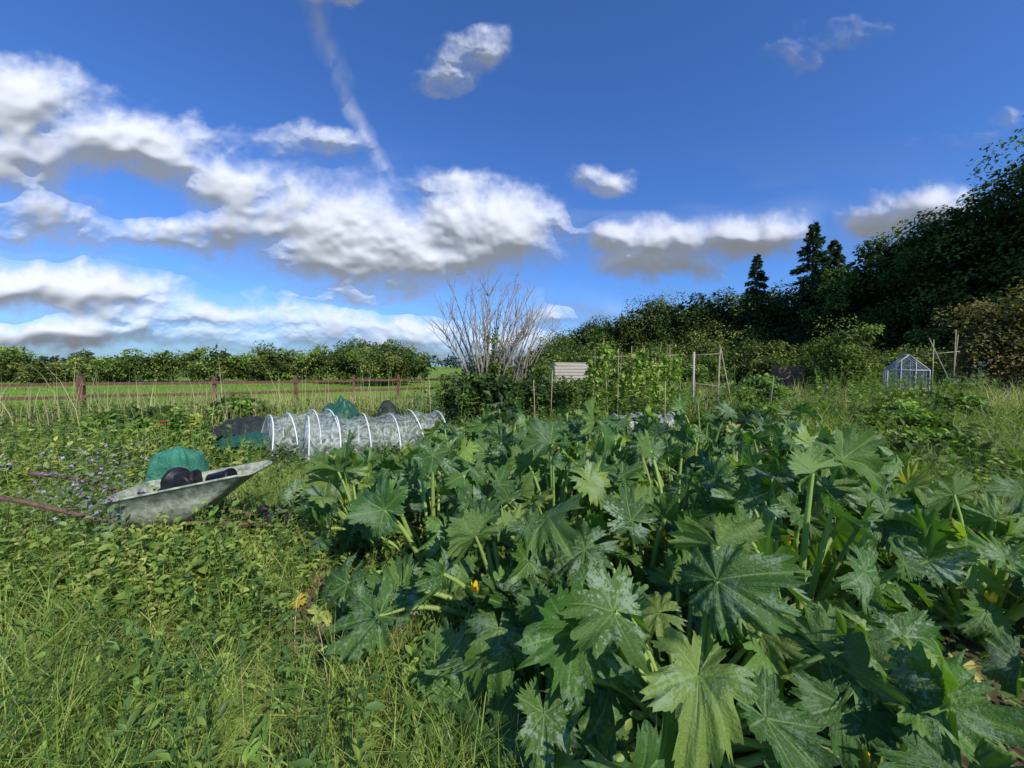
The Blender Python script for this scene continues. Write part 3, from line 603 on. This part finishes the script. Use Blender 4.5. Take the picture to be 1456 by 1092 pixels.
# ---------------------------------------------------------------- wheelbarrow
bar=D.objects.new('wheelbarrow',None);scene.collection.objects.link(bar);bar.location=(-2.93,3.38,-.02);bar.rotation_euler=(0,0,math.radians(9));bar.scale=(.88,.88,.88)
def loopr(x0,x1,w0,w1,z0,z1,r=.09,n=5):
    pts=[]
    for (cx,cy,a0,zz,) in ((x1,w1/2,0,z1),(x0,w0/2,90,z0),(x0,-w0/2,180,z0),(x1,-w1/2,270,z1)):
        sx=-1 if cx==x1 else 1;sy=-1 if cy>0 else 1
        for k in range(n):
            a=math.radians(a0+90*k/(n-1));pts.append((cx+sx*r+r*math.cos(a),cy+sy*r+r*math.sin(a),zz))
    return np.array(pts)
Ls=[loopr(-.52,.74,.70,.56,.60,.78,.10),loopr(-.50,.71,.67,.53,.60,.772,.09),loopr(-.46,.42,.60,.50,.44,.55,.08),loopr(-.38,.16,.52,.44,.30,.34,.07),loopr(-.10,-.04,.05,.05,.30,.31,.01)]
n=len(Ls[0]);V=np.concatenate(Ls);F=[]
for a in range(len(Ls)-1):
    for k in range(n):k2=(k+1)%n;F.append([a*n+k,a*n+k2,(a+1)*n+k2,(a+1)*n+k])
mb=MB();mb.add(V,F,(1,1,1));tray=mb.build('tray',[M_barrow],parent=bar);md=tray.modifiers.new('s','SOLIDIFY');md.thickness=.006
mb=MB();tube(mb,np.vstack([Ls[0],Ls[0][:1]]),.012,(1,1,1),0,6,False);mb.build('rim',[M_barrow],parent=bar)
mb=MB()
for sgn in(-1,1):
    tube(mb,[(.80,sgn*.06,.2),(.3,sgn*.18,.30),(-.35,sgn*.22,.33),(-.75,sgn*.28,.50),(-1.1,sgn*.31,.64),(-1.45,sgn*.31,.72)],.021,(1,1,1),0,8)
    tube(mb,[(-.30,sgn*.22,.32),(-.36,sgn*.24,.12),(-.42,sgn*.25,0.0),(-.22,sgn*.25,0.0),(-.12,sgn*.22,.2),(-.05,sgn*.2,.31)],.014,(1,1,1),0,7)
    tube(mb,[(-1.45,sgn*.31,.72),(-1.6,sgn*.31,.74)],.026,(.1,.1,.1),0,8)
tube(mb,[(-.42,-.25,.05),(-.42,.25,.05)],.012,(1,1,1),0,6);tube(mb,[(.8,-.09,.2),(.8,.09,.2)],.012,(1,1,1),0,6)
mb.build('frame',[M_rust],parent=bar)
mb=MB();a=np.linspace(0,2*np.pi,25);tube(mb,np.stack([.8+.16*np.cos(a),0*a,.2+.16*np.sin(a)],-1),.042,(1,1,1),0,10,False)
tube(mb,[(.8,-.04,.2),(.8,.04,.2)],.11,(1,1,1),0,16);mb.build('wheel',[M_black],parent=bar)
def pot(x,y,z,r,h,az,pitch):
    mb=MB();d=np.array([math.cos(az)*math.cos(pitch),math.sin(az)*math.cos(pitch),math.sin(pitch)]);o=np.array([x,y,z])
    tube(mb,[o,o+d*.002,o+d*h*.82,o+d*h*.83,o+d*h,o+d*h,o+d*h*.1],[.01,r*.7,r*.95,r*1.06,r*1.06,r*.98,r*.68],(1,1,1),0,18,False)
    return mb.build('plant_pot',[M_black])
pot(-3.15,3.5,.47,.11,.22,.3,.2);pot(-2.95,3.5,.50,.115,.22,2.9,.15);pot(-3.05,3.3,.46,.10,.2,1.2,.4);pot(-2.78,3.48,.55,.08,.2,.1,.12)
# ---------------------------------------------------------------- borage and other flowers
mb=MB();x=rng.normal(-3.8,.2,40);y=rng.normal(3.35,.22,40);h=rng.uniform(.5,.85,40)
x=np.r_[x,rng.normal(-3.2,.10,14)];y=np.r_[y,rng.normal(2.95,.06,14)];h=np.r_[h,rng.uniform(.4,.70,14)]
weeds(mb,x,y,h,rng.uniform(.07,.12,54),8,[(.15,.22,.09),(.19,.26,.10)])
k=330;xi=rng.integers(0,54,k);P=np.stack([x[xi]+rng.normal(0,.07,k),y[xi]+rng.normal(0,.07,k),h[xi]*rng.uniform(.88,1.12,k)],-1)
mb.add(place(DV*[1,1.8,1],rot(rng.uniform(0,6.28,k),rng.uniform(0,1,k),rng.normal(0,.5,k)),rng.uniform(.018,.034,k),P),rep(DF,4,k),np.repeat(colmix(k,[(.34,.28,.50),(.38,.31,.44),(.22,.17,.18)]),4,0))
mb.build('borage_plant',[M_leaf])
mb=MB();x=rng.uniform(-6.4,-3.6,420);y=rng.uniform(4.3,6.3,420);k=~((x>-4.5)&(y<5.0))&~((x>-5)&(y>5.2));x=x[k];y=y[k];K=len(x);weeds(mb,x,y,rng.uniform(.4,.85,K),rng.uniform(.08,.14,K),12,[W1,W2,W4]);mb.build('raspberry_canes',[M_leaf])
mb=MB()
for (x,y,z,c_) in [(-4.45,4.9,.88,(.7,.12,.03)),(-4.1,4.9,.84,(.75,.5,.02)),(-4.25,5.2,.9,(.75,.45,.02)),(-4.6,5.0,.82,(.7,.15,.03))]:
    tube(mb,[(x,y,0),(x,y,z)],.005,(.1,.2,.03),0,5)
    for k in range(9):
        mb.add(place(OV,rot(np.array([k*.7]),np.array([.5]),np.array([0.])),np.array([.05]),np.array([[x,y,z]])),OF,c_)
mb.build('marigold_flowers',[M_leaf])
# ---------------------------------------------------------------- climbing beans, canes, posts
mb=MB()
for i in range(8):
    x=2.25+i*.38;y=10.6+.1*i
    for s_ in(-1,1):tube(mb,[(x+rng.normal(0,.07),y+s_*.35,0),(x+rng.normal(0,.05),y-s_*.06,2.05+rng.normal(0,.2))],.011,(1,1,1),0,5)
tube(mb,[(2.2,10.8,1.85),(5.0,11.5,1.92)],.011,(1,1,1),0,5)
n=5200;xx=rng.uniform(2.1,4.9,n);f=rng.random(n)**.8;tp=1.5+.9*fbm(xx*1.6,xx*0+3,4,3);zz=.1+f*tp;yy=10.7+(xx-2.3)*.25+rng.choice([-1,1],n)*.35*(1-zz/2.4)+rng.normal(0,.16,n)
k=fbm(xx*2.6,zz*2.2,5,3)>.42;xx,yy,zz=xx[k],yy[k],zz[k];n=len(xx);tn=(.65+.7*vnoise(xx*3,zz*3,15))[:,None]
mb.add(place(DV*[1,1.4,1],rot(rng.uniform(0,6.28,n),rng.normal(-.5,.4,n),rng.normal(0,.5,n)),rng.uniform(.08,.17,n),np.stack([xx,yy,zz],-1)),rep(DF,4,n),np.repeat(colmix(n,[(.2,.31,.05),(.14,.23,.035),(.29,.36,.08)])*tn,4,0),1)
mb.build('runner_bean_row',[M_cane,M_leaf],smooth=False)
def pole(name,pts,r,mat):
    mb=MB();
    for p in pts:tube(mb,p,r,(1,1,1),0,6)
    return mb.build(name,[mat])
pole('timber_post',[[(5.2,11,0),(5.2,11,2.0)]],.03,M_grey)
pole('timber_post',[[(4.75,11.6,0),(4.75,11.6,1.9)]],.025,M_grey)
pole('cane_frame',[[(5.7,10.6,0),(5.95,11,2.1)],[(6.2,10.6,0),(5.95,11,2.15)],[(6.1,11.4,0),(5.93,11,2.2)],[(5.2,11.,1.9),(6.0,11,1.95)],[(5.2,11.,1.1),(6.1,11,1.0)]],.012,M_cane)
pole('cane_frame',[[(17.0,15.5,0),(17.5,16,2.7)],[(18.2,15.5,0),(17.3,16,2.75)],[(18.3,15.9,0),(18.4,16,3.1)],[(18.9,16.5,0),(18.5,16,2.9)],[(17.4,16,2.1),(18.6,16,2.2)]],.016,M_cane)
pole('garden_cane',[[(.5,8,0),(.45,8,1.3)],[(.9,9,0),(.95,9,1.5)],[(3.0,7.5,0),(3.0,7.5,1.3)],[(7.4,11,0),(7.5,11,1.3)],[(-1.9,9,0),(-1.95,9,1.4)]],.009,M_cane)
def slat(name,x,y,w_,d,z1,mat,n,rz=0,lean=0):
    mb=MB();ca,sa=math.cos(rz),math.sin(rz)
    def L(a,b,c):return (x+a*ca-b*sa,y+a*sa+b*ca,c)
    for (a,b) in((-w_/2,-d/2),(w_/2,-d/2),(-w_/2,d/2),(w_/2,d/2)):box(mb,L(a*.96,b*.9,z1/2),(.07,.07,z1),(1,1,1),0,rz)
    hs=z1/n
    for i in range(n):
        z=hs*(i+.5)
        for b in(-1,1):box(mb,L(0,b*(d/2*.9+.05),z),(w_+rng.normal(0,.03),.022,hs*.86),(1,1,1),0,rz,rng.normal(0,.006))
        for a in(-1,1):
            q=L(a*(w_/2*.96+.05),0,z);box(mb,q,(.022,d*.9,hs*.86),(1,1,1),0,rz)
    for i in range(5):box(mb,L(0,-d/2+d*(i+.5)/5,z1+.02),(w_*1.02,d/5*.9,.02),(1,1,1),0,rz)
    return mb.build(name,[mat],smooth=False)
slat('slatted_compost_bin',2.95,20,1.75,1.1,1.75,M_grey,11,.12)
slat('slatted_compost_bin',15.8,22,1.3,.9,1.55,M_brownwood,8,-.2)
# ---------------------------------------------------------------- greenhouse
gh=D.objects.new('greenhouse',None);scene.collection.objects.link(gh);gh.location=(16.7,16.3,0);gh.rotation_euler=(0,0,math.radians(-38));gh.scale=(.72,.72,.98)
mb=MB();w_,d,e,r_=1.7,1.7,1.45,2.1
def bar_(p,q,t=.022):tube(mb,[p,q],t,(1,1,1),0,4)
for y in(-d/2,0,d/2):
    for x in(-w_/2,w_/2):bar_((x,y,0),(x,y,e))
    bar_((-w_/2,y,e),(0,y,r_));bar_((w_/2,y,e),(0,y,r_))
for y in(-d/2,d/2):
    for x in(-.3,.3):bar_((x,y,0),(x,y,e+(r_-e)*(1-.3/.85)))
    bar_((-w_/2,y,e),(w_/2,y,e));bar_((-w_/2,y,.7),(w_/2,y,.7))
for x in(-w_/2,w_/2):
    bar_((x,-d/2,e),(x,d/2,e));bar_((x,-d/2,.03),(x,d/2,.03));bar_((x,-d/2,.7),(x,d/2,.7))
bar_((0,-d/2,r_),(0,d/2,r_),.03)
mb.build('frame',[M_white],parent=gh)
mb=MB()
for x in(-w_/2,w_/2):
    mb.add([(x*.99,-d/2,0),(x*.99,d/2,0),(x*.99,d/2,e),(x*.99,-d/2,e)],[[0,1,2,3]],(1,1,1));mb.add([(x,-d/2,e),(x,d/2,e),(0,d/2,r_-.01),(0,-d/2,r_-.01)],[[0,1,2,3]],(1,1,1))
for y in(-d/2,d/2):
    mb.add([(-w_/2,y*.99,0),(w_/2,y*.99,0),(w_/2,y*.99,e),(-w_/2,y*.99,e)],[[0,1,2,3]],(1,1,1));mb.add([(-w_/2,y*.99,e),(w_/2,y*.99,e),(.01,y*.99,r_),(-.01,y*.99,r_)],[[0,1,2,3]],(1,1,1))
mb.build('panes',[M_pane],smooth=False,parent=gh)
def butt(x,y,r,h):
    mb=MB();z=np.array([0,.02,.3,.32,.36,.38,.7,.72,.76,.78,.97,1,1.0,1.03,1.05])*h;rr=np.array([.8,.85,.95,1,1,.96,.97,1.02,1.02,.97,.92,.92,1.0,.98,.3])*r
    tube(mb,np.stack([0*z+x,0*z+y,z],-1),rr,(1,1,1),0,20);return mb.build('water_butt',[M_black])
butt(18.4,16.2,.36,1.15);butt(19.3,16.4,.34,1.05);butt(14.2,17.5,.3,.8)
